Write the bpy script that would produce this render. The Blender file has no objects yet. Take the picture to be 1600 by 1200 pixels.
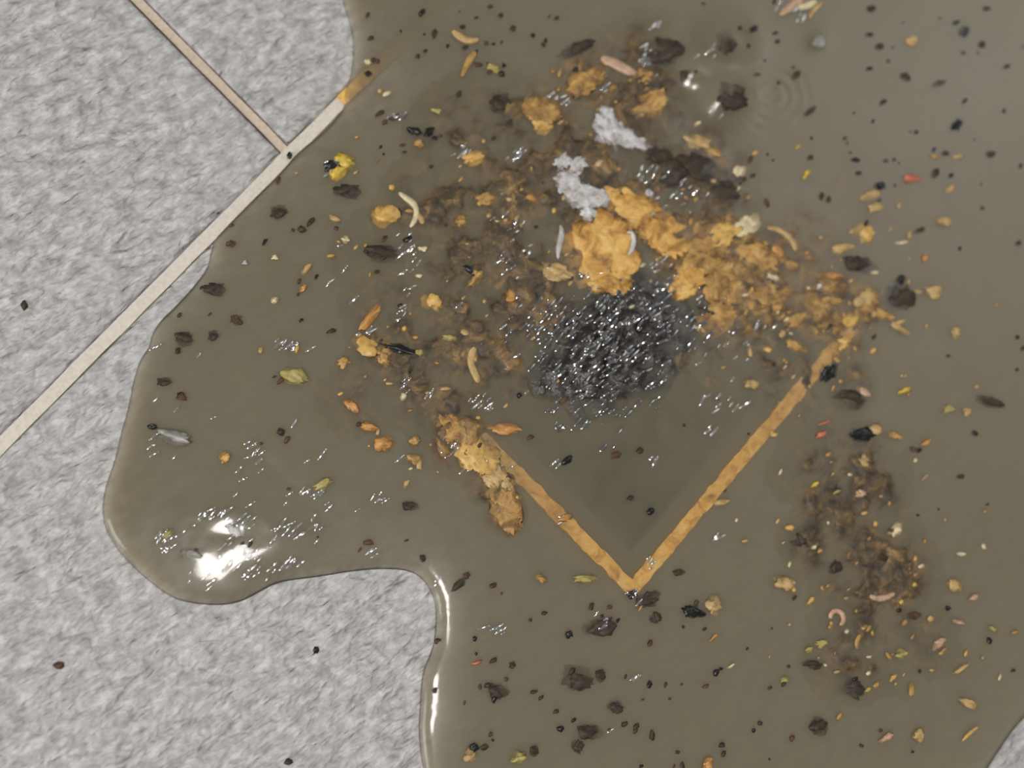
import bpy, bmesh, math, random
import numpy as np
from mathutils import Vector, Matrix
from mathutils.geometry import delaunay_2d_cdt

SC = bpy.context.scene
COL = SC.collection

# ------------------------------------------------------------------ camera
F_PX, UNIT = 1715.0, 0.0002            # focal length in pixels, metres per pixel at the frame centre
DIST = UNIT * F_PX
TILT = math.radians(9.3)
TDIR = np.array([.669, .743]); TDIR /= np.hypot(*TDIR)
CAM = np.array([-TDIR[0]*math.sin(TILT)*DIST, -TDIR[1]*math.sin(TILT)*DIST, math.cos(TILT)*DIST])
FWD = -CAM/np.linalg.norm(CAM)
RGT = np.cross(FWD, [0, 1, 0]); RGT /= np.linalg.norm(RGT)
UPV = np.cross(RGT, FWD)

def P(x, y, z=0.0):
    """the point of the plane at height z that the photograph shows at pixel x, y"""
    v = FWD*F_PX + RGT*(x-800) + UPV*(600-y)
    return CAM + (z-CAM[2])/v[2]*v

cd = bpy.data.cameras.new('camera'); co = bpy.data.objects.new('camera', cd); COL.objects.link(co)
cd.sensor_fit = 'HORIZONTAL'; cd.sensor_width = 36; cd.lens = 36*F_PX/1600
cd.dof.use_dof = True; cd.dof.aperture_fstop = 2.8
cd.dof.focus_distance = float(np.dot(P(420, 760)-CAM, FWD))
cd.clip_start = .01; cd.clip_end = 50
M = Matrix((RGT, UPV, -FWD)).transposed().to_4x4(); M.translation = Vector(CAM)
co.matrix_world = M
SC.camera = co

# ------------------------------------------------------------------ light
w = bpy.data.worlds.new('world'); SC.world = w; w.use_nodes = True
bg = w.node_tree.nodes['Background']
bg.inputs[0].default_value = (.90, .95, 1.0, 1); bg.inputs[1].default_value = .26

def area(name, loc, target, size, power, color=(1, 1, 1), size_y=None):
    l = bpy.data.lights.new(name, 'AREA'); l.energy = power; l.color = color
    l.shape = 'RECTANGLE' if size_y else 'DISK'; l.size = size
    if size_y: l.size_y = size_y
    o = bpy.data.objects.new(name, l); COL.objects.link(o)
    o.location = loc
    o.rotation_euler = (Vector(target)-Vector(loc)).to_track_quat('-Z', 'Y').to_euler()
    return o

area('ceiling_lamp', (-.31, -.28, 1.35), (0, 0, 0), .20, 10.0, (1, .97, .92))
area('window_light', (-1.5, -.55, .80), (0, 0, 0), .55, 15.0, (.93, .96, 1), .75)
sky = area('skylight', (1.15, .85, 1.7), (0, 0, 0), 2.4, 75.0, (.95, .97, 1), 2.4)
# emission falloff added to soften the reflected sheen: bright middle, dim rim
sky.data.use_nodes = True
_nt = sky.data.node_tree; _em = _nt.nodes['Emission']
_ge = _nt.nodes.new('ShaderNodeNewGeometry'); _mp = _nt.nodes.new('ShaderNodeMapping'); _gr = _nt.nodes.new('ShaderNodeTexGradient')
_mp.inputs['Location'].default_value = (-1, -1, 0); _mp.inputs['Scale'].default_value = (2, 2, 1); _gr.gradient_type = 'QUADRATIC_SPHERE'
_nt.links.new(_ge.outputs['Parametric'], _mp.inputs[0]); _nt.links.new(_mp.outputs[0], _gr.inputs[0]); _nt.links.new(_gr.outputs[1], _em.inputs[1])

vs = SC.view_settings
SC.display_settings.display_device = 'sRGB'
vs.view_transform = 'Standard'; vs.look = 'None'; vs.gamma = 1; vs.exposure = -0.20; vs.use_curve_mapping = False
cy = SC.cycles
cy.use_denoising = True
cy.max_bounces = 8; cy.transparent_max_bounces = 16; cy.volume_bounces = 3
cy.caustics_reflective = False; cy.caustics_refractive = False
cy.sample_clamp_indirect = 4

random.seed(7); rng = np.random.default_rng(11)

# ------------------------------------------------------------------ noise
def _h(i, j, s):
    n = (i*374761393 + j*668265263 + s*982451653) & 0x7fffffff
    n = ((n ^ (n >> 13))*1274126177) & 0x7fffffff
    return ((n ^ (n >> 16)) & 0xffff)/65535.0

def vnoise(x, y, s=0):
    xi = np.floor(x).astype(np.int64); yi = np.floor(y).astype(np.int64)
    fx = x-xi; fy = y-yi
    fx = fx*fx*(3-2*fx); fy = fy*fy*(3-2*fy)
    a = _h(xi, yi, s); b = _h(xi+1, yi, s); c = _h(xi, yi+1, s); d = _h(xi+1, yi+1, s)
    return (a*(1-fx)+b*fx)*(1-fy)+(c*(1-fx)+d*fx)*fy

def fbm(x, y, s=0, o=4, g=.5):
    t = 0*x; a = 1; n = 0
    for k in range(o):
        t = t+a*vnoise(x*2**k, y*2**k, s+k*17); n += a; a *= g
    return t/n

# ------------------------------------------------------------------ materials
def nodes(name):
    m = bpy.data.materials.new(name); m.use_nodes = True
    nt = m.node_tree; return m, nt, nt.nodes['Principled BSDF']

def lk(nt, a, b): nt.links.new(a, b)

def ramp(nt, fac, stops):
    r = nt.nodes.new('ShaderNodeValToRGB'); e = r.color_ramp.elements
    while len(e) < len(stops): e.new(.5)
    for q, (p, c) in zip(e, stops): q.position = p; q.color = (*c, 1)
    lk(nt, fac, r.inputs[0]); return r.outputs[0]

def noise(nt, scale, detail=4, rough=.5, vec=None, dist=0):
    n = nt.nodes.new('ShaderNodeTexNoise'); n.inputs['Scale'].default_value = scale
    n.inputs['Detail'].default_value = detail; n.inputs['Roughness'].default_value = rough
    n.inputs['Distortion'].default_value = dist
    if vec is None: vec = nt.nodes.new('ShaderNodeNewGeometry').outputs['Position']
    lk(nt, vec, n.inputs['Vector'])
    return n.outputs[0]

def bump(nt, h, strength, dist, b, prev=None):
    n = nt.nodes.new('ShaderNodeBump'); n.inputs['Strength'].default_value = strength
    n.inputs['Distance'].default_value = dist; lk(nt, h, n.inputs['Height'])
    if prev: lk(nt, prev, n.inputs['Normal'])
    lk(nt, n.outputs[0], b.inputs['Normal']); return n.outputs[0]

def coords(nt, rot=0, scale=(1, 1, 1)):
    t = nt.nodes.new('ShaderNodeTexCoord'); m = nt.nodes.new('ShaderNodeMapping'); k = nt.nodes.new('ShaderNodeMapping')
    m.inputs['Rotation'].default_value = (0, 0, rot); k.inputs['Scale'].default_value = scale
    lk(nt, t.outputs['Object'], m.inputs[0]); lk(nt, m.outputs[0], k.inputs[0]); return k.outputs[0]

def s2l(c):
    return tuple(((v/255+.055)/1.055)**2.4 if v > 10 else v/255/12.92 for v in c)

def mat_tile():
    m, nt, b = nodes('stone_tile')
    v = coords(nt, math.radians(-34), (.55, 1, 1))
    n1 = noise(nt, 52, 4, .58, v, .3); n2 = noise(nt, 330, 4, .6, v); n3 = noise(nt, 22, 3, .5, v); n4 = noise(nt, 260, 2, .5, v); n5 = noise(nt, 90, 3, .5, v)
    c = ramp(nt, n2, [(.32, s2l((156, 153, 150))), (.5, s2l((180, 176, 173))), (.66, s2l((204, 201, 199)))])
    warm = ramp(nt, n3, [(.35, (.99, .985, .99)), (.65, (1.0, .98, .95))])
    mm = nt.nodes.new('ShaderNodeMix'); mm.data_type = 'RGBA'; mm.blend_type = 'MULTIPLY'; mm.inputs[0].default_value = 1
    lk(nt, c, mm.inputs[6]); lk(nt, warm, mm.inputs[7]); lk(nt, mm.outputs[2], b.inputs['Base Color'])
    b.inputs['Roughness'].default_value = .6
    def cleft(n):                                   # riven steps
        g = lambda x: (x, x, x)
        return ramp(nt, n, [(.28, g(0)), (.36, g(.10)), (.375, g(.22)), (.45, g(.32)), (.465, g(.46)), (.53, g(.54)), (.545, g(.68)), (.62, g(.76)), (.635, g(.90)), (.72, g(1))])
    p = bump(nt, cleft(n1), .8, .0012, b)
    p = bump(nt, n5, 1, .0036, b, p)
    p = bump(nt, n4, 1, .0028, b, p)
    bump(nt, n2, 1, .0005, b, p)
    return m

def mat_plain(name, col, rough=.6, mott=.25, scale=300, bmp=.4, bdist=.0003, spec=.5):
    m, nt, b = nodes(name)
    c = s2l(col)
    n = noise(nt, scale, 4, .6)
    lo = tuple(v*(1-mott*1.6) for v in c); hi = tuple(min(1, v*(1+mott)) for v in c)
    lk(nt, ramp(nt, n, [(.3, lo), (.5, c), (.7, hi)]), b.inputs['Base Color'])
    b.inputs['Roughness'].default_value = rough
    b.inputs['Specular IOR Level'].default_value = spec
    if bmp: bump(nt, n, bmp, bdist, b)
    return m

def mat_mottled(name, scale, stops, rough=.5, bd=.0008, dist=.6):
    m, nt, b = nodes(name)
    n = noise(nt, scale, 6, .68, None, dist)
    lk(nt, ramp(nt, n, [(p, s2l(c)) for p, c in stops]), b.inputs['Base Color'])
    b.inputs['Roughness'].default_value = rough
    bump(nt, n, .8, bd, b)
    return m

def mat_wet(name, col, f):
    m, nt, b = nodes(name)
    b.inputs['Base Color'].default_value = (*s2l(col), 1); b.inputs['Roughness'].default_value = .5
    gl = nt.nodes.new('ShaderNodeBsdfGlossy'); gl.inputs['Roughness'].default_value = .05; gl.inputs['Color'].default_value = (1, .97, .93, 1)
    mx = nt.nodes.new('ShaderNodeMixShader'); mx.inputs[0].default_value = f
    lk(nt, b.outputs[0], mx.inputs[1]); lk(nt, gl.outputs[0], mx.inputs[2])
    lk(nt, mx.outputs[0], nt.nodes['Material Output'].inputs['Surface'])
    return m

def mat_clear(name, f):
    m, nt, b = nodes(name)
    tr = nt.nodes.new('ShaderNodeBsdfTransparent'); gl = nt.nodes.new('ShaderNodeBsdfGlossy'); gl.inputs['Roughness'].default_value = .05; gl.inputs['Color'].default_value = (1, .97, .93, 1)
    mx = nt.nodes.new('ShaderNodeMixShader'); mx.inputs[0].default_value = f
    lk(nt, tr.outputs[0], mx.inputs[1]); lk(nt, gl.outputs[0], mx.inputs[2])
    lk(nt, mx.outputs[0], nt.nodes['Material Output'].inputs['Surface'])
    return m

def mat_water():
    m = bpy.data.materials.new('murky_water'); m.use_nodes = True
    nt = m.node_tree; nt.nodes.clear()
    out = nt.nodes.new('ShaderNodeOutputMaterial')
    tr = nt.nodes.new('ShaderNodeBsdfTransparent'); gl = nt.nodes.new('ShaderNodeBsdfGlossy')
    gl.inputs['Roughness'].default_value = .05
    g2 = nt.nodes.new('ShaderNodeBsdfGlossy'); g2.inputs['Roughness'].default_value = .22
    gm = nt.nodes.new('ShaderNodeMixShader'); gm.inputs[0].default_value = .45
    lk(nt, gl.outputs[0], gm.inputs[1]); lk(nt, g2.outputs[0], gm.inputs[2])
    fr = nt.nodes.new('ShaderNodeFresnel'); fr.inputs[0].default_value = 1.34
    mx = nt.nodes.new('ShaderNodeMixShader')
    lk(nt, fr.outputs[0], mx.inputs[0]); lk(nt, tr.outputs[0], mx.inputs[1]); lk(nt, gm.outputs[0], mx.inputs[2])
    lk(nt, mx.outputs[0], out.inputs['Surface'])
    v = nt.nodes.new('ShaderNodeVolumePrincipled')
    v.inputs['Color'].default_value = (.815, .75, .595, 1)
    v.inputs['Density'].default_value = 520
    lk(nt, v.outputs[0], out.inputs['Volume'])
    return m

MT = mat_tile()
MAT = dict(
    screed=mat_plain('screed', (120, 116, 110)),
    grout=mat_plain('pale_grout', (216, 205, 190), .8, .08, 900, .3, .0001),
    grout_tan=mat_plain('tan_grout', (203, 186, 164), .8, .10, 900, .3, .0001),
    rail=mat_mottled('yellowed_grout', 260, [(.28, (130, 92, 44)), (.40, (212, 156, 74)), (.52, (240, 188, 96)), (.70, (248, 212, 134))], .6, .0003),
    tray=mat_plain('drain_tray', (120, 118, 100), .5),
    water=mat_water(),
    silt=mat_mottled('brown_silt', 190, [(.30, (36, 29, 20)), (.42, (70, 56, 36)), (.54, (104, 82, 50)), (.64, (150, 116, 68)), (.74, (186, 152, 100))]),
    drain_dark=mat_mottled('olive_depth_shade', 120, [(.3, (44, 42, 28)), (.5, (66, 63, 40)), (.7, (92, 84, 54))], .6),  # dark colour of the sheet that stands for the drain's depth shade
    ochre_silt=mat_mottled('ochre_silt', 210, [(.28, (48, 37, 23)), (.42, (98, 76, 44)), (.53, (142, 108, 60)), (.63, (184, 142, 78)), (.74, (206, 170, 114))]),
    gold=mat_plain('gold', (206, 164, 88), .38, .22, 500),
    mush=mat_mottled('golden_mush', 170, [(.28, (100, 70, 32)), (.40, (174, 124, 54)), (.52, (216, 165, 84)), (.64, (230, 186, 104)), (.76, (240, 208, 140))], .36, .0012),  # brown low stop paints crevice shade into the colour
    dull_mush=mat_mottled('dull_mush', 200, [(.28, (70, 50, 26)), (.42, (142, 104, 52)), (.54, (186, 142, 76)), (.66, (208, 166, 98)), (.78, (220, 192, 138))], .4, .0012),
    ochre=mat_plain('ochre', (176, 136, 74), .42, .25, 420),
    orange=mat_plain('orange', (192, 136, 72), .4, .2, 500),
    tan=mat_plain('tan', (184, 152, 98), .45, .25, 420),
    cream=mat_plain('cream', (214, 196, 154), .45, .15, 500),
    olive=mat_plain('olive', (168, 152, 84), .45, .2, 500),
    yellow=mat_plain('yellow', (212, 178, 66), .35, .18, 500),
    pink=mat_plain('pink', (190, 154, 124), .4, .2, 500),
    red=mat_plain('red', (186, 104, 74), .4, .2, 500),
    white=mat_mottled('white_pulp', 240, [(.28, (112, 98, 84)), (.40, (172, 163, 156)), (.54, (200, 195, 191)), (.70, (222, 219, 217))], .45, .0007),
    film=mat_plain('grey_film', (142, 138, 128), .35, .2, 300),
    dark=mat_plain('dark_dirt_or_reflection', (62, 52, 38), .5, .3, 500, .4, .0003, .3),
    black=mat_plain('black_dirt', (28, 26, 24), .3, .3, 500, .4, .0003, .4),
    brown=mat_plain('brown_dirt', (88, 62, 42), .5, .3, 500, .4, .0003, .3),
    sludge=mat_plain('black_sludge', (44, 36, 31), .25, .5, 330, 1.0, .0008, .6),
    grit=mat_wet('glint_grit', (40, 34, 30), .32),
    glint_beads=mat_clear('glint_beads', .40),
)

# ------------------------------------------------------------------ object helpers
def mesh_obj(name, verts, faces, mat, parent=None, smooth=True):
    me = bpy.data.meshes.new(name)
    me.from_pydata([tuple(map(float, v)) for v in verts], [], faces)
    if smooth: me.polygons.foreach_set('use_smooth', [True]*len(me.polygons))
    me.materials.append(mat); me.update()
    o = bpy.data.objects.new(name, me); COL.objects.link(o)
    if parent: o.parent = parent
    return o

def tag(o, label=None, cat=None, group=None, kind=None):
    if label: o['label'] = label
    if cat: o['category'] = cat
    if group: o['group'] = group
    if kind: o['kind'] = kind
    return o

# ------------------------------------------------------------------ floor frame of reference
ORI = P(452, 240)[:2]
def unit(a, b):
    v = P(*b)[:2]-P(*a)[:2]; return v/np.hypot(*v)
AX = unit((0, 700), (540, 155))                    # along the long joint
BX = unit((575, 530), (965, 925))                  # across it
BASIS = np.array([AX, BX]).T
INV = np.linalg.inv(BASIS)
def ab(x, y): return INV @ (P(x, y)[:2]-ORI)       # pixel -> joint coordinates
def xy(a, b): return ORI + AX*a + BX*b
TH = .009

DC = ab(985, 935)                                  # drain corner at the bottom of the picture
da1 = ab(1345, 490)[0]; db1 = ab(583, 533)[1]
DA0, DA1, DB0, DB1 = DC[0], da1, db1, DC[1]        # drain opening in joint coordinates
RW = .0042                                         # width of the drain's edging

def relief(x, y, s=0):
    c, sn = math.cos(math.radians(48)), math.sin(math.radians(48))
    u = (x*c+y*sn)*.62; v = -x*sn+y*c
    n = fbm(u*95, v*95, s, 4)
    r = 1-np.abs(2*fbm(u*60+7, v*60+3, s+5, 3)-1)
    return (n-.5)*.00075 + (r-.8)*.00045

def tile_mesh(name, a0, a1, b0, b1, step, hole=None, parent=None, seed=0, anchor=None):
    g = .0
    As = np.unique(np.concatenate([[a0, a0+.0007, a0+.0016, a1-.0016, a1-.0007, a1], np.arange(a0+step*1.5, a1-step, step)] + ([[hole[0], hole[1]]] if hole else [])))
    Bs = np.unique(np.concatenate([[b0, b0+.0007, b0+.0016, b1-.0016, b1-.0007, b1], np.arange(b0+step*1.5, b1-step, step)] + ([[hole[2], hole[3]]] if hole else [])))
    na, nb = len(As), len(Bs)
    A, B = np.meshgrid(As, Bs, indexing='ij')
    ed = np.minimum(np.minimum(A-a0, a1-A), np.minimum(B-b0, b1-B))
    # slightly ragged, softened arris
    X = ORI[0]+AX[0]*A+BX[0]*B; Y = ORI[1]+AX[1]*A+BX[1]*B
    rag = (vnoise(X*220, Y*220, 3+seed)-.5)*.0007
    Z = relief(X+seed*.37, Y-seed*.21, seed)
    fall = np.clip(1-(ed+rag)/.0018, 0, 1)
    Z = Z*(1-fall*.5) - .0008*fall**2
    Z[ed <= 0] = -TH
    inner = ed <= 0
    top = np.stack([X, Y, Z], -1).reshape(-1, 3)
    faces = []
    idx = np.arange(na*nb).reshape(na, nb)
    for i in range(na-1):
        for j in range(nb-1):
            if hole and As[i] >= hole[0]-1e-9 and As[i+1] <= hole[1]+1e-9 and Bs[j] >= hole[2]-1e-9 and Bs[j+1] <= hole[3]+1e-9:
                continue
            faces.append((idx[i, j], idx[i+1, j], idx[i+1, j+1], idx[i, j+1]))
    if hole:                                       # sides of the opening
        v = list(map(tuple, top))
        ring = []
        i0 = int(np.argmin(abs(As-hole[0]))); i1 = int(np.argmin(abs(As-hole[1])))
        j0 = int(np.argmin(abs(Bs-hole[2]))); j1 = int(np.argmin(abs(Bs-hole[3])))
        ring += [idx[i, j0] for i in range(i0, i1)] + [idx[i1, j] for j in range(j0, j1)]
        ring += [idx[i, j1] for i in range(i1, i0, -1)] + [idx[i0, j] for j in range(j1, j0, -1)]
        n0 = len(v); v += [(v[k][0], v[k][1], -TH) for k in ring]
        for q in range(len(ring)):
            r = (q+1) % len(ring)
            faces.append((ring[q], ring[r], n0+r, n0+q))
        top = v
    ta = faces
    return mesh_obj(name, top, [tuple(int(k) for k in f) for f in ta], MT, parent)

def prism(name, quad, z0, z1, mat, parent, cuts=1, wob=0.0, seed=0, crown=0.0):
    """a long bar on a quad of joint coordinates (a, b), cut along its length, with slightly ragged edges"""
    (a0, b0), (a1, b1), hw, ax = quad
    vs_, fs = [], []
    for k in range(cuts+1):
        t = k/cuts
        a = a0+(a1-a0)*t; b = b0+(b1-b0)*t
        zt = z1[0]+(z1[1]-z1[0])*t if isinstance(z1, tuple) else z1
        zt = min(zt, .0033) if isinstance(z1, tuple) else zt
        for s, z in ((-1, z0), (-1, zt), (0, zt+crown), (1, zt), (1, z0)):
            o = s*(hw+(vnoise(np.array(k*.37), np.array(s*3.+.5), seed)-.5)*wob)
            dz = (vnoise(np.array(k*.23), np.array(s*2.+9.5), seed+4)-.5)*wob*.6 if z > z0 else 0
            p = xy(a, b+o) if ax == 'a' else xy(a+o, b)
            vs_.append((p[0], p[1], z+dz))
    for k in range(cuts):
        for q in range(5):
            r = (q+1) % 5
            fs.append((k*5+q, (k+1)*5+q, (k+1)*5+r, k*5+r))
    fs += [tuple(range(4, -1, -1)), tuple(cuts*5+q for q in range(5))]
    return mesh_obj(name, vs_, fs, mat, parent, smooth=False)

# ------------------------------------------------------------------ floor
G1, G2 = .0019, .0013                              # half widths of the long and the short joint
def slab():
    bm = bmesh.new()
    pts = [xy(-1.05, -.96), xy(1.05, -.96), xy(1.05, .96), xy(-1.05, .96)]
    hol = [xy(DA0, DB0), xy(DA1, DB0), xy(DA1, DB1), xy(DA0, DB1)]
    vs_ = []; fs = []
    for z in (-TH, -.06):
        vs_ += [(p[0], p[1], z) for p in pts] + [(p[0], p[1], z) for p in hol]
    for k in range(4):
        r = (k+1) % 4
        fs += [(k, r, 4+r, 4+k), (8+r, 8+k, 12+k, 12+r), (k, 8+k, 8+r, r), (4+r, 12+r, 12+k, 4+k)]
    return vs_, fs
v_, f_ = slab()
floor = mesh_obj('floor', v_, f_, MAT['screed'], smooth=False)
tag(floor, 'grey stone-look tile floor with pale grout joints', kind='structure')

HOLE = (DA0, DA1, DB0, DB1)
tile_mesh('tile', -.6+G2, 0-G2, -.45+G1, -G1, .0015, None, floor, 1)
tile_mesh('tile', G2, .6-G2, -.45+G1, -G1, .0015, None, floor, 2)
tile_mesh('tile', -.3+G2, .3-G2, G1, .45-G1, .0015, HOLE, floor, 3)
far = [(-.6, -.9, .6), (0, -.9, .6), (-.9, 0, .6), (.3, 0, .6), (-.6, .45, .6), (0, .45, .6)]
for k, (a, b, L) in enumerate(far):
    tile_mesh('tile', a+G2, a+L-G2, b+G1, b+.45-G1, .007, None, floor, 4+k)
SH = ab(536, 160)[0]                               # where the long joint sinks under the water and is stained yellow
prism('grout_joint', ((-.9, 0), (SH, 0), G1+.0002, 'a'), -TH, -.0006, MAT['grout'], floor, 260, .0004, 1)
SH2 = ab(612, 84)[0]
prism('grout_joint', ((SH, 0), (SH2, 0), G1, 'a'), -TH, (.0007, -.0016), MAT['rail'], floor, 24, .0004, 12)
prism('grout_joint', ((SH2, 0), (.9, 0), G1+.0002, 'a'), -TH, -.0030, MAT['grout'], floor, 180, .0004, 13)
prism('grout_joint', ((-.9, -.45), (.9, -.45), G1, 'a'), -TH, -.0008, MAT['grout'], floor, 60, .0003, 2)
prism('grout_joint', ((-.9, .45), (.9, .45), G1, 'a'), -TH, -.0008, MAT['grout'], floor, 60, .0003, 3)
prism('grout_joint', ((0, -.45+G1), (0, -G1), G2+.0001, 'b'), -TH, -.0009, MAT['grout_tan'], floor, 160, .0004, 4)
for k, (a, b0) in enumerate(((-.3, 0), (.3, 0), (0, .45), (-.6, -.45), (.6, -.45), (-.6, .45), (0, -.9), (.6, .45))):
    prism('grout_joint', ((a, b0+G1), (a, b0+.45-G1), G2, 'b'), -TH, -.0009, MAT['grout_tan'], floor, 40, .0003, 5+k)

# ------------------------------------------------------------------ puddle
OUT = [(535,-40),(535,0),(542,25),(549,50),(551,75),(550,100),(545,125),(537,150),(535,171),(504,206),(466,238),(434,273),
 (385,322),(350,358),(335,376),(328,399),(323,418),(303,446),(276,476),(251,501),(237,523),(232,542),(218,564),(207,600),(200,636),(189,675),
 (179,717),(164,762),(160,795),(164,824),(182,857),(208,886),(237,912),(270,934),(302,943),(341,946),(374,941),(400,929),
 (426,915),(452,908),(497,902),(546,894),(588,890),(627,891),(650,898),(664,911),(673,926),(679,946),(680,975),(677,1004),
 (670,1025),(661,1048),(657,1078),(655,1112),(654,1142),(657,1180),(662,1210),(668,1260),(690,1320),(760,1390),(900,1450),
 (1100,1475),(1290,1450),(1420,1390),(1490,1290),(1544,1200),(1562,1172),(1581,1144),(1600,1122),(1640,1075),(1720,1010),
 (1850,950),(1990,840),(2060,640),(2080,380),(2020,120),(1900,-120),(1700,-290),(1400,-400),(1050,-420),(760,-370),(600,-250),(545,-120)]
ox = np.array([P(x, y)[:2] for x, y in OUT])
def smooth_closed(p, n):
    m = len(p); out = []
    for k in range(m):
        a, b, c, d = p[k-1], p[k], p[(k+1) % m], p[(k+2) % m]
        L = np.hypot(*(c-b)); q = max(2, int(L/n))
        for t in np.arange(q)/q:
            out.append(.5*((2*b)+(-a+c)*t+(2*a-5*b+4*c-d)*t*t+(-a+3*b-3*c+d)*t**3))
    return np.array(out)
EDGE = smooth_closed(ox, .0012)

def edge_dist(pts):
    a = EDGE; b = np.roll(EDGE, -1, 0); d = b-a; L2 = (d*d).sum(1)
    res = np.empty(len(pts)); ins = np.zeros(len(pts), bool)
    for s in range(0, len(pts), 2000):
        p = pts[s:s+2000, None, :]
        t = np.clip(((p-a)*d).sum(2)/L2, 0, 1)
        q = a+t[..., None]*d-p
        res[s:s+2000] = np.sqrt((q*q).sum(2)).min(1)
        c = (a[:, 1] > p[..., 1]) != (b[:, 1] > p[..., 1])
        xx = a[:, 0]+(p[..., 1]-a[:, 1])/np.where(d[:, 1] == 0, 1e-12, d[:, 1])*d[:, 0]
        ins[s:s+2000] = (c & (p[..., 0] < xx)).sum(1) % 2 == 1
    return np.where(ins, res, -res)

Z0 = -.0005
def bumpat(p, px, py, r, h):
    c = P(px, py, .003)[:2]; return h*np.exp(-((p-c)**2).sum(1)/(r*UNIT)**2)
def water_z(p, d=None):
    p = np.asarray(p, float)
    if d is None: d = edge_dist(p)
    d = np.maximum(d, 0)
    t = np.clip(1-d/.0036, 0, 1)
    z = Z0 + .0026*np.sqrt(1-t*t) + .0015*(1-np.exp(-d/.012))
    deep = np.clip(d/.02, 0, 1)
    # rings spreading from one spot
    c = P(1205, 150, .003)[:2]; r = np.hypot(*(p-c).T)
    z = z + deep*.00024*np.cos(r/.0036*2*math.pi)*np.exp(-(r/.012)**2)
    # choppy water round the outflow
    c = P(960, 440, .003)[:2]; r = np.hypot(*(p-c).T)
    ch = np.exp(-(r/.055)**2)
    z = z + deep*ch*((fbm(p[:, 0]*260, p[:, 1]*260, 31, 3)-.5)*.0009)
    z = z + deep*(fbm(p[:, 0]*60, p[:, 1]*60, 41, 2)-.5)*.00025
    c = P(370, 850, .003)[:2]; r = np.hypot(*(p-c).T)
    z = z + deep*np.exp(-(r/.03)**2)*(fbm(p[:, 0]*150, p[:, 1]*150, 51, 3)-.5)*.0006
    z = z - np.clip(d/.003, 0, 1)*bumpat(p, 588, 112, 62, .0014)
    for q in ((1138, 70, 40, .0044), (1080, 112, 30, .0033), (1130, 152, 40, .0046), (1040, 75, 34, .0014), (1085, 250, 48, .0008), (1030, 200, 40, .0007),
              (375, 860, 90, .0006), (448, 868, 52, .0007), (1278, 62, 20, .0008)):
        z = z + deep**.5*bumpat(p, *q)
    return z

def build_puddle():
    n = len(EDGE)
    step = .00125
    lo, hi = EDGE.min(0), EDGE.max(0)
    xs = np.arange(lo[0], hi[0], step); ys = np.arange(lo[1], hi[1], step)
    g = np.stack(np.meshgrid(xs, ys), -1).reshape(-1, 2)
    g = g+rng.uniform(-.15, .15, g.shape)*step
    lo_v, hi_v = np.array([-.19, -.15]), np.array([.20, .16])
    vis = ((g > lo_v) & (g < hi_v)).all(1)
    g = g[vis | (rng.random(len(g)) < .06)]
    d = edge_dist(g); g = g[d > .0034]
    tan = np.roll(EDGE, -1, 0)-np.roll(EDGE, 1, 0); tan /= np.hypot(*tan.T)[:, None]
    nor = np.stack([-tan[:, 1], tan[:, 0]], 1)
    area2 = (EDGE[:, 0]*np.roll(EDGE[:, 1], -1)-np.roll(EDGE[:, 0], -1)*EDGE[:, 1]).sum()
    if area2 < 0: nor = -nor
    rings = []
    for o in (.00008, .0003, .0007, .0013, .002, .0028):
        q = EDGE+nor*o
        rings.append(q[edge_dist(q) > o*.93])
    pts = np.concatenate([EDGE]+rings+[g])
    drain = np.array([xy(DA0+RW, DB0+RW), xy(DA1-RW, DB0+RW), xy(DA1-RW, DB1-RW), xy(DA0+RW, DB1-RW)])
    r = delaunay_2d_cdt([Vector(p) for p in pts], [(k, (k+1) % n) for k in range(n)], [], 1, 1e-7)
    V = np.array([tuple(p) for p in r[0]]); Fc = [tuple(f) for f in r[2]]
    Dd = edge_dist(V); Dd[Dd < 2e-6] = 0
    Zt = water_z(V, Dd)
    m = len(V)
    abv = (INV @ (V-ORI).T).T
    ind = (abv[:, 0] > DA0+.001) & (abv[:, 0] < DA1-.001) & (abv[:, 1] > DB0+.001) & (abv[:, 1] < DB1-.001)
    Zb = np.where(ind, -.024, np.minimum(Z0+.0000, Zt-.00002)-.0006)
    top = np.column_stack([V, Zt]); bot = np.column_stack([V, Zb])
    fs = Fc + [tuple(m+k for k in reversed(f)) for f in Fc]
    vo = np.concatenate([top, bot])
    # side wall, sunk into the tile
    bd = {}
    for f in Fc:
        for i in range(3):
            e = (f[i], f[(i+1) % 3]); bd[e] = bd.get(e, 0)+1
    for (i, j) in list(bd):
        if (j, i) not in bd: fs.append((j, i, m+i, m+j))
    return mesh_obj('water_puddle', vo, fs, MAT['water'])
puddle = build_puddle()
tag(puddle, 'murky grey brown puddle of water spread over the tiles', 'puddle')

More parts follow.
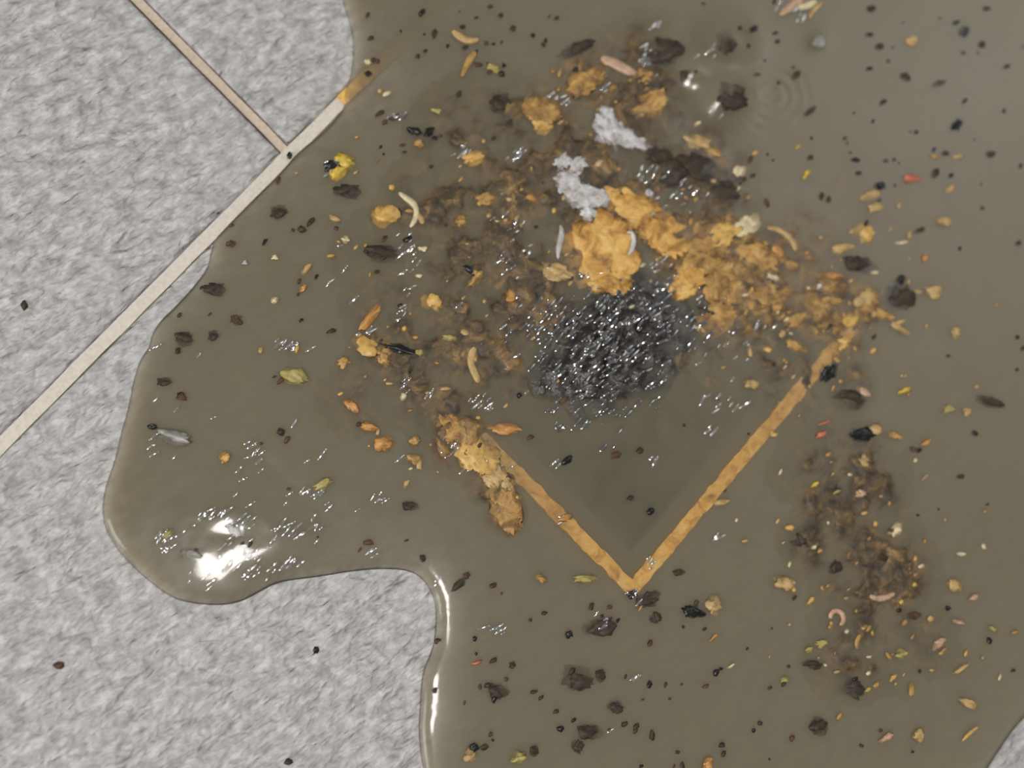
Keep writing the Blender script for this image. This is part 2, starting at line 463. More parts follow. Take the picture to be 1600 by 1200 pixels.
# ------------------------------------------------------------------ floor drain
drain = bpy.data.objects.new('floor_drain', None); COL.objects.link(drain)
tag(drain, 'square floor drain under the puddle, its yellowed edging showing as a V', 'drain')
WH = .0016
RT = .0013
for k, q in enumerate((((DA0+RW/2, DB0), (DA0+RW/2, DB1), RW/2, 'b'), ((DA1-RW/2, DB0), (DA1-RW/2, DB1), RW/2, 'b'),
                       ((DA0+RW, DB0+RW/2), (DA1-RW, DB0+RW/2), RW/2, 'a'), ((DA0+RW, DB1-RW/2), (DA1-RW, DB1-RW/2), RW/2, 'a'))):
    prism('edging_strip', q, -.03, ((.0008, .0038), (-.001, -.001), (-.001, -.001), (.0035, .0026))[k], MAT['rail'], drain, 160, .0009, 60+k)
def tray():
    a0, a1, b0, b1 = DA0+RW, DA1-RW, DB0+RW, DB1-RW
    vs_ = [(*xy(a, b), z) for z in (-.0255, -.03) for a, b in ((a0, b0), (a1, b0), (a1, b1), (a0, b1))]
    return vs_, [(0, 1, 2, 3), (7, 6, 5, 4)]+[(k, 4+k, 4+(k+1) % 4, (k+1) % 4) for k in range(4)]
v_, f_ = tray()
mesh_obj('drain_bottom', v_, f_, MAT['tray'], drain, smooth=False)
def drain_dark_sheet():  # dark sheet added below the surface for the shade of the drain's depth
    n = 90; vs_ = []; fs = []
    for i in range(n+1):
        for j in range(n+1):
            u, v = i/n, j/n
            p = xy(DA0+RW+(DA1-DA0-2*RW)*u, DB0+RW+(DB1-DB0-2*RW)*v)
            e = min(u, v, 1-u, 1-v)
            z = .0019+(float(fbm(np.array(p[0]*70), np.array(p[1]*70), 61, 3))-.5)*.0016-.006*max(0, .06-e)/.06
            vs_.append((p[0], p[1], z))
    for i in range(n):
        for j in range(n):
            k = i*(n+1)+j; fs.append((k, k+n+1, k+n+2, k+1))
    return vs_, fs
v_, f_ = drain_dark_sheet()
mesh_obj('depth_shade_sheet', v_, f_, MAT['drain_dark'], drain)

# ------------------------------------------------------------------ debris shapes
def ico(sub):
    bm = bmesh.new(); bmesh.ops.create_icosphere(bm, subdivisions=sub, radius=1)
    v = np.array([x.co[:] for x in bm.verts]); f = [tuple(q.index for q in p.verts) for p in bm.faces]
    bm.free(); return v, f
ICO = {k: ico(k) for k in (1, 2, 3, 4)}

def n3(p, s):
    return (vnoise(p[:, 0]+p[:, 2]*1.7+9, p[:, 1]-p[:, 2]*1.3+9, s)+vnoise(p[:, 1]*1.1+p[:, 2]+3, p[:, 0]*.9-p[:, 2]*.8+4, s+7))/2

def lump(seed, sub=2, rough=.5, fr=1.6):
    v, f = ICO[sub]; v = v.copy()
    k = 1+(n3(v*fr, seed)-.5)*2*rough+(n3(v*fr*2.6, seed+50)-.5)*rough
    if sub >= 3: k = k+(n3(v*9, seed+90)-.5)*.30+(n3(v*22, seed+95)-.5)*.30
    return v*np.clip(k, .35, 1.8)[:, None], f

def lump_mesh(name, seed, mat, sub=2, rough=.5, fr=1.6):
    v, f = lump(seed, sub, rough, fr)
    me = bpy.data.meshes.new(name); me.from_pydata(v.tolist(), [], f)
    me.polygons.foreach_set('use_smooth', [True]*len(me.polygons)); me.materials.append(mat); return me

_cache = {}
def piece(name, x, y, L, W, ang, mat, label, cat, group=None, sub=2, rough=.5, h=None, rise=.45, seed=None, fr=1.6):
    """a lump L by W pixels seen at pixel x, y, floating so that RISE of its half height stands out of the water"""
    key = (name, mat, sub, (seed if seed is not None else random.randrange(6)), rough)
    if key not in _cache: _cache[key] = lump_mesh(name, hash(key[3]) % 997+key[3]*13+len(mat), MAT[mat], sub, rough, fr)
    o = bpy.data.objects.new(name, _cache[key]); COL.objects.link(o)
    p = P(x, y, .003)[:2]; z = float(water_z(p[None])[0])
    l, w_ = L*UNIT/2, W*UNIT/2
    hh = h*UNIT/2 if h else min(.0016, .55*min(l, w_)+.0001)
    o.scale = (l, w_, hh); o.rotation_euler = (random.uniform(-.15, .15), random.uniform(-.15, .15), math.radians(ang))
    o.location = (p[0], p[1], z-hh*(1-2*rise)*.8)
    tag(o, label, cat, group); return o

def strand(name, pts, r, mat, label, cat, rise=.0003, group=None):
    """a shred laid along pixel points, each with its own half width in pixels"""
    n = 8; vs_, fs = [], []
    cs = [P(x, y, .003)[:2] for x, y in pts]
    zz = water_z(np.array(cs))
    for k, c in enumerate(cs):
        a = cs[max(0, k-1)]; b = cs[min(len(cs)-1, k+1)]
        d = (b-a)/np.hypot(*(b-a)); nr = np.array([-d[1], d[0]])
        rr = r[k]*UNIT
        for q in range(n):
            t = 2*math.pi*q/n
            s = rr*(1+.25*math.sin(q*2.3+k*1.7))
            p = c+nr*math.cos(t)*s
            vs_.append((p[0], p[1], zz[k]+rise-min(rr*.6, .0008)+math.sin(t)*min(rr*.6, .0008)))
    for k in range(len(cs)-1):
        for q in range(n):
            fs.append((k*n+q, k*n+(q+1) % n, (k+1)*n+(q+1) % n, (k+1)*n+q))
    fs += [tuple(range(n))[::-1], tuple((len(cs)-1)*n+q for q in range(n))]
    o = mesh_obj(name, vs_, fs, MAT[mat]); tag(o, label, cat, group)
    sm = o.modifiers.new('s', 'SUBSURF'); sm.levels = 1; sm.render_levels = 1
    return o

# ------------------------------------------------------------------ silt lying under the water
BROWN = ((900, 280, 130, 1), (1080, 275, 100, 1.05), (1010, 110, 90, .9), (1120, 290, 60, 1.05), (780, 430, 130, .95), (650, 560, 100, .85), (740, 220, 100, .78), (610, 480, 70, .7), (690, 330, 90, .85), (1010, 200, 80, 1.0), (820, 200, 80, .85), (760, 560, 90, .85), (560, 620, 60, .6),
         (1320, 760, 100, .95), (1370, 900, 95, .9), (1340, 1010, 80, .8), (1270, 850, 50, .8), (1450, 1000, 60, .6), (700, 620, 80, .75), (1240, 600, 70, .75), (600, 400, 80, .5), (820, 330, 100, .95),
         (1320, 600, 50, .8), (850, 500, 70, .9), (1090, 560, 60, .85), (1180, 530, 70, .9))
OCHRE = ((1060, 370, 70, 1.05), (1130, 400, 80, 1.05), (1200, 440, 90, .95), (1290, 480, 70, .95), (1350, 480, 40, 1.0), (980, 320, 50, 1), (930, 395, 60, 1.0), (870, 170, 50, .9),
         (930, 125, 60, .85), (1170, 500, 70, .8), (720, 690, 50, .95), (770, 750, 40, .95), (790, 800, 30, .9), (600, 540, 40, .85), (760, 410, 60, .7), (700, 350, 60, .65),
         (1250, 380, 60, .8), (680, 620, 50, .65), (740, 550, 60, .75), (1330, 530, 30, .9), (800, 300, 70, .75), (1390, 980, 50, .55), (1300, 830, 60, .6))
def silt_mesh(spots, fr, seed, cap, mat, lift=0):
    lo = P(480, 1120)[:2]; hi = P(1480, 20)[:2]
    xs = np.arange(lo[0], hi[0], .0009); ys = np.arange(lo[1], hi[1], .0009)
    X, Y = np.meshgrid(xs, ys, indexing='ij'); p = np.stack([X.ravel(), Y.ravel()], 1)
    m = np.zeros(len(p))
    for x, y, r, a in spots:
        c = P(x, y, .002)[:2]; m = np.maximum(m, a*np.exp(-(((p-c)**2).sum(1)/(1.12*r*UNIT)**2)**1.7))
    n = fbm(p[:, 0]*fr, p[:, 1]*fr, seed, 5, .6)
    z = -.0012+lift+.0060*m*np.clip(.45+1.6*(n-.28), 0, 1.05)
    z = np.minimum(z, cap+.0020*(n-.55))
    q = INV @ (p-ORI).T
    on = (z > -.0006).reshape(X.shape)
    hole = ((q[0] > DA0+.012) & (q[1] > DB1-.06) & (q[1] < DB1-.004) & (q[0] < DA0+.055)).reshape(X.shape)
    on &= ~hole
    idx = np.arange(X.size).reshape(X.shape)
    f = []
    for i in range(X.shape[0]-1):
        for j in np.nonzero(on[i, :-1] & on[i+1, :-1] & on[i, 1:] & on[i+1, 1:])[0]:
            f.append((idx[i, j], idx[i+1, j], idx[i+1, j+1], idx[i, j+1]))
    used = np.unique(np.array(f)); re = -np.ones(X.size, int); re[used] = np.arange(len(used))
    return mesh_obj('silt', np.column_stack([p, z])[used], [tuple(int(re[k]) for k in q_) for q_ in f], MAT[mat])
tag(silt_mesh(BROWN, 170, 77, .0036, 'silt'), 'dark brown silt settled in banks under the murky water', 'silt', kind='stuff')
tag(silt_mesh(OCHRE, 230, 87, .0036, 'ochre_silt', .0001), 'ochre mush sediment spread around the golden lumps', 'silt', kind='stuff')

# ------------------------------------------------------------------ black sludge heap at the outflow
def build_heap():
    root = bpy.data.objects.new('sludge_heap', None); COL.objects.link(root)
    c0 = P(955, 545, .003)[:2]; root.location = (c0[0], c0[1], 0)
    tag(root, 'glistening heap of black sludge welling up over the drain', 'sludge')
    N, R = 70, 150*UNIT
    vs_, fs = [], []
    nr = 34
    for k in range(nr+1):
        for q in range(N):
            t = 2*math.pi*q/N; r = R*k/nr
            vs_.append((math.cos(t)*r*1.0, math.sin(t)*r*1.0))
    v = np.array(vs_)
    tt = np.arctan2(v[:, 1], v[:, 0]); rr = np.hypot(v[:, 0], v[:, 1])/R
    lim = .86+.30*(vnoise(np.cos(tt)*2.2+5, np.sin(tt)*2.2+5, 91)-.5)*2
    prof = np.clip(1-(rr/lim)**2.2, -4, 1)
    n = fbm((v[:, 0]+c0[0])*330, (v[:, 1]+c0[1])*330, 93, 4)
    z = .0024+np.where(prof > 0, .0021*prof, .012*prof)+(n-.5)*.0034*np.clip(prof+.45, 0, 1)
    z[-N:] = -.02
    for k in range(nr):
        for q in range(N):
            fs.append((k*N+q, (k+1)*N+q, (k+1)*N+(q+1) % N, k*N+(q+1) % N))
    mesh_obj('sludge', np.column_stack([v, z]), fs, MAT['sludge'], root)
    return root
heap = build_heap()

# glinting grit and beads, stretched and aligned to imitate streaked highlights
def build_glints(name, mat, pick):
    v0, f0 = ICO[2]
    swarm = [  # x, y, radius x, radius y, how many
        (955, 540, 105, 90, 230), (930, 640, 60, 40, 34), (1000, 470, 70, 40, 44), (850, 500, 46, 46, 34), (1070, 500, 60, 50, 26),
        (620, 180, 12, 6, 5), (726, 236, 16, 10, 8), (868, 152, 12, 10, 8), (812, 245, 10, 12, 7), (1008, 92, 20, 20, 12), (942, 143, 8, 6, 4),
        (1020, 38, 8, 12, 6), (520, 262, 14, 12, 7), (640, 405, 14, 22, 14), (632, 470, 12, 26, 9), (800, 385, 26, 40, 22), (1015, 275, 22, 14, 10), (1060, 300, 34, 16, 14),
        (1008, 335, 12, 8, 7), (1028, 412, 16, 14, 10), (1075, 448, 14, 10, 7), (1110, 480, 14, 12, 8), (930, 430, 18, 16, 8), (1185, 508, 14, 8, 5),
        (450, 540, 26, 8, 12), (575, 520, 12, 8, 4), (635, 605, 8, 12, 6), (670, 615, 8, 6, 3), (755, 632, 20, 14, 12), (700, 700, 14, 10, 8), (745, 720, 14, 16, 12),
        (400, 705, 12, 14, 9), (240, 700, 6, 14, 5), (260, 840, 18, 14, 14), (350, 810, 50, 30, 26), (460, 828, 40, 16, 22), (400, 880, 60, 22, 30), (330, 900, 40, 16, 10),
        (600, 780, 12, 8, 6), (585, 860, 8, 6, 4), (490, 770, 20, 10, 7), (1108, 672, 10, 8, 5), (1020, 718, 7, 5, 3), (870, 725, 5, 5, 2), (875, 810, 7, 5, 3),
        (985, 930, 12, 10, 7), (1010, 875, 10, 8, 4), (1115, 839, 8, 4, 3), (945, 974, 16, 8, 6), (782, 985, 18, 8, 9), (784, 735, 8, 6, 3), (990, 1058, 8, 5, 3),
        (955, 1140, 6, 3, 2), (684, 912, 5, 5, 2), (1288, 580, 8, 5, 3), (1130, 625, 40, 30, 10), (1135, 560, 40, 30, 8), (560, 420, 60, 60, 6), (790, 560, 60, 50, 10),
        (1240, 12, 28, 14, 14), (1100, 90, 20, 12, 4), (1110, 175, 16, 8, 3), (420, 760, 120, 60, 16), (300, 620, 60, 60, 5)]
    V, F = [], []
    dark = {(955, 540), (930, 640), (1000, 470), (850, 500), (1070, 500)}
    for x, y, rx, ry, n in swarm:
        if ((x, y) in dark) != pick: continue
        for k in range(n):
            px, py = rng.normal(x, rx*.6), rng.normal(y, ry*.6)
            p = P(px, py, .003)[:2]
            big = rng.random()**2.2
            l = (9+15*big)*UNIT/2; wd = (3.4+3.0*big)*UNIT/2
            a = math.radians(rng.normal(42, 11))
            q = v0*np.array([l, wd, wd*.5])
            tl = rng.normal(.05, .16)
            q = np.column_stack([q[:, 0]*math.cos(a)-q[:, 1]*math.sin(a), q[:, 0]*math.sin(a)+q[:, 1]*math.cos(a), q[:, 2]+q[:, 0]*tl])
            z = float(water_z(p[None])[0])+wd*.12
            if (x, y) in ((955, 540), (930, 640), (1000, 470), (850, 500), (1070, 500)):
                z += .0016*max(0, 1-((px-955)/130)**2-((py-545)/120)**2)
            b = len(V)*0+sum(len(u) for u in V)
            V.append(q+np.array([p[0], p[1], z])); F += [tuple(b+i for i in f) for f in f0]
    return mesh_obj(name, np.concatenate(V), F, MAT[mat])
gr = build_glints('glint_grit', 'grit', True)
gr.data.transform(Matrix.Translation(-heap.location)); gr.parent = heap; tag(gr, 'black wet grit, grains stretched to carry streaked glints', kind='stuff')
tag(build_glints('glint_beads', 'glint_beads', False), 'clear beads added to carry glints, scattered in swarms over the puddle', 'glint_beads', kind='stuff')  # clear glossy beads added only to show glints

# ------------------------------------------------------------------ golden mush over the drain
for x, y, L, W, a, m, s, h, lab in (
    (933, 392, 96, 104, 60, 'mush', 3, 22, 'largest bright golden lump of mush just above the black sludge heap'),
    (962, 447, 42, 62, 80, 'mush', 4, 18, 'pale gold tongue of mush reaching down into the black sludge'),
    (985, 322, 84, 44, -20, 'mush', 5, 18, 'golden lump directly below the white pulp, between pulp and black grit'),
    (1035, 362, 80, 60, -30, 'mush', 6, 18, 'golden mush lump to the right of the thin white curl'),
    (1090, 392, 78, 62, 30, 'dull_mush', 7, 16, 'large ochre gold lump in the middle of the golden band'),
    (1120, 368, 60, 34, 25, 'gold', 8, 14, 'pale gold wedge on the upper side of the golden band'),
    (1168, 352, 40, 26, 30, 'cream', 9, 12, 'cream flake at the upper right end of the golden band'),
    (1072, 440, 60, 36, 35, 'mush', 10, 14, 'yellow gold lump on the lower side of the golden band, beside the black sludge'),
    (1140, 440, 70, 56, 20, 'dull_mush', 11, 10, 'dull ochre lump where the golden band fades into brown silt'),
    (1195, 470, 66, 44, 10, 'dull_mush', 12, 8, 'flat ochre lump between the golden band and the drain corner on the right'),
    (1120, 500, 54, 40, 40, 'dull_mush', 13, 8, 'dull ochre lump right of the black sludge heap'),
    (1180, 405, 70, 40, -10, 'dull_mush', 14, 8, 'flat tan lump inside the curved tan shred'),
    (862, 425, 46, 24, -10, 'tan', 15, 10, 'tan lump left of the largest golden lump, under a white sliver'),
    (846, 170, 40, 60, 60, 'dull_mush', 16, 9, 'ochre lump up and left of the white pulp'),
    (915, 125, 60, 34, 40, 'dull_mush', 17, 9, 'ochre lump just left of the pinkish strip at the top'),
    (1003, 128, 36, 26, 30, 'ochre', 18, 9, 'small ochre lump just below the pinkish strip'),
    (1010, 170, 60, 34, 40, 'dull_mush', 19, 6, 'dull ochre lump between the pinkish strip and the white pulp'),
    (745, 708, 62, 44, -40, 'gold', 20, 13, 'largest cream gold lump lying across the left edging of the drain'),
    (708, 672, 50, 32, -40, 'dull_mush', 21, 10, 'orange tan lump on the left edging, above its cream gold lump'),
    (790, 785, 36, 80, 20, 'dull_mush', 22, 9, 'long tan lump lying beside the middle of the left edging'),
    (775, 745, 44, 30, -50, 'tan', 23, 10, 'tan lump on the left edging, below its cream gold lump')):
    piece('mush_lump', x, y, L*1.15, W*1.15, a, m, lab, 'mush', 'lumps of golden mush over the drain', 4, .45, h*1.0, .17, s, 3.0)

# ------------------------------------------------------------------ white pulp
for x, y, L, W, a, s, h, lab in (
    (950, 205, 46, 58, 20, 1, 13, 'upper white pulp lump with a peaked top, below the pinkish strip'),
    (988, 222, 50, 26, -10, 2, 10, 'flat white pulp lump on the right side of the upper pulp'),
    (888, 282, 40, 34, 30, 3, 12, 'bright white pulp lump at the left end of the pulp'),
    (908, 305, 42, 56, 70, 4, 13, 'lavender white pulp lump in the middle of the lower pulp'),
    (918, 336, 26, 20, 0, 5, 9, 'small white pulp lump just above the largest golden lump'),
    (880, 252, 34, 22, 50, 6, 9, 'thin grey white pulp lump between upper and lower pulp'),
    (948, 178, 20, 26, 60, 7, 9, 'small peaked white pulp tip at the top of the pulp'),
    (1014, 303, 15, 12, 0, 8, 9, 'tiny white pulp crumb beside the black grit at right'),
    (966, 208, 40, 34, 40, 10, 10, 'pale pulp lump in the middle of the upper pulp'),
    (905, 262, 30, 26, 60, 11, 9, 'pale pulp lump above the bright white end of the lower pulp'),
    (940, 310, 30, 26, 10, 9, 8, 'pale pulp lump joining the golden mush')):
    piece('pulp_lump', x, y, L, W, a, 'white', lab, 'pulp', 'white pulp lumps above the golden mush', 4, .6, h*1.1, .22, s, 2.8)
strand('pulp_sliver', [(874, 352), (879, 366), (872, 386), (871, 408)], [2, 6, 6, 2], 'white', 'thin white sliver left of the largest golden lump', 'pulp', .0008)
strand('pulp_sliver', [(976, 367), (986, 364), (990, 378), (985, 394), (979, 402)], [2, 4, 5, 4, 1.5], 'white', 'thin white curl right of the largest golden lump', 'pulp', .0022)

# ------------------------------------------------------------------ single pieces of debris
strand('pale_shred', [(622, 300), (634, 311), (648, 318), (652, 333), (648, 346), (640, 357)], [3, 6, 8, 5, 5, 3], 'cream', 'forked pale shred beside the rounded gold crumb at upper left', 'shred')
strand('pale_shred', [(652, 333), (658, 342), (661, 352)], [4, 7, 4], 'tan', 'short tan shred touching the forked pale shred', 'shred')
strand('pink_strip', [(936, 90), (955, 98), (975, 108), (996, 118)], [7, 10, 11, 7], 'pink', 'broad pinkish strip above the golden mush, at the top of the drain', 'strip', .0005)
strand('tan_shred', [(1195, 356), (1215, 358), (1232, 368), (1242, 384), (1243, 394)], [4, 6, 7, 7, 4], 'tan', 'curved tan shred arching over the right end of the golden band', 'shred')
strand('tan_shred', [(718, 516), (732, 522), (742, 535), (737, 552), (733, 568), (745, 590), (748, 600)], [5, 8, 10, 8, 6, 8, 5], 'tan', 'knotted long tan shred between the left drain corner and the black sludge', 'shred')
strand('tan_shred', [(705, 46), (718, 60), (735, 66), (750, 62)], [5, 9, 8, 4], 'tan', 'tan shred near the top edge, left of the golden mush', 'shred')
strand('tan_shred', [(745, 80), (733, 92), (724, 112), (722, 122)], [5, 8, 5, 3], 'ochre', 'orange tan shred hanging below the tan shred near the top edge', 'shred')
strand('tan_shred', [(1345, 990), (1336, 1000), (1338, 1016)], [4, 5, 3], 'ochre', 'narrow orange tan shred in the brown silt at lower right', 'shred')
strand('pale_shred', [(1355, 930), (1372, 937), (1388, 932), (1398, 926)], [4, 7, 6, 3], 'pink', 'pinkish pale shred in the silt band at lower right', 'shred')
strand('ring_shred', [(1297, 968), (1296, 958), (1306, 952), (1317, 958), (1318, 972), (1310, 977)], [5, 5, 6, 6, 5, 3], 'pink', 'curled pinkish ring-shaped shred at lower right', 'shred')
strand('ring_shred', [(1282, 492), (1278, 476), (1290, 464), (1306, 472), (1316, 468)], [8, 8, 9, 8, 5], 'ochre', 'ochre curl at the right corner of the drain', 'shred')
strand('red_sliver', [(1276, 664), (1288, 662), (1298, 656)], [1.5, 2.6, 1], 'red', 'thin red sliver right of the right edging', 'sliver')
strand('orange_splinter', [(1502, 1159), (1515, 1145), (1530, 1134)], [1.5, 4, 1.5], 'gold', 'golden splinter near the dry tile corner at bottom right', 'splinter')
strand('pale_clump', [(1215, 28), (1235, 12), (1262, -6)], [4, 9, 6], 'pink', 'pale pinkish strand in the clump cut by the top edge', 'clump', .0009)
strand('pale_clump', [(1243, 14), (1262, 12), (1276, 2)], [5, 8, 5], 'cream', 'cream strand in the clump cut by the top edge', 'clump', .0009)
strand('pale_clump', [(1262, 32), (1268, 20), (1285, 4)], [3, 5, 3], 'tan', 'thin tan strand on the right of the clump cut by the top edge', 'clump', .0009)

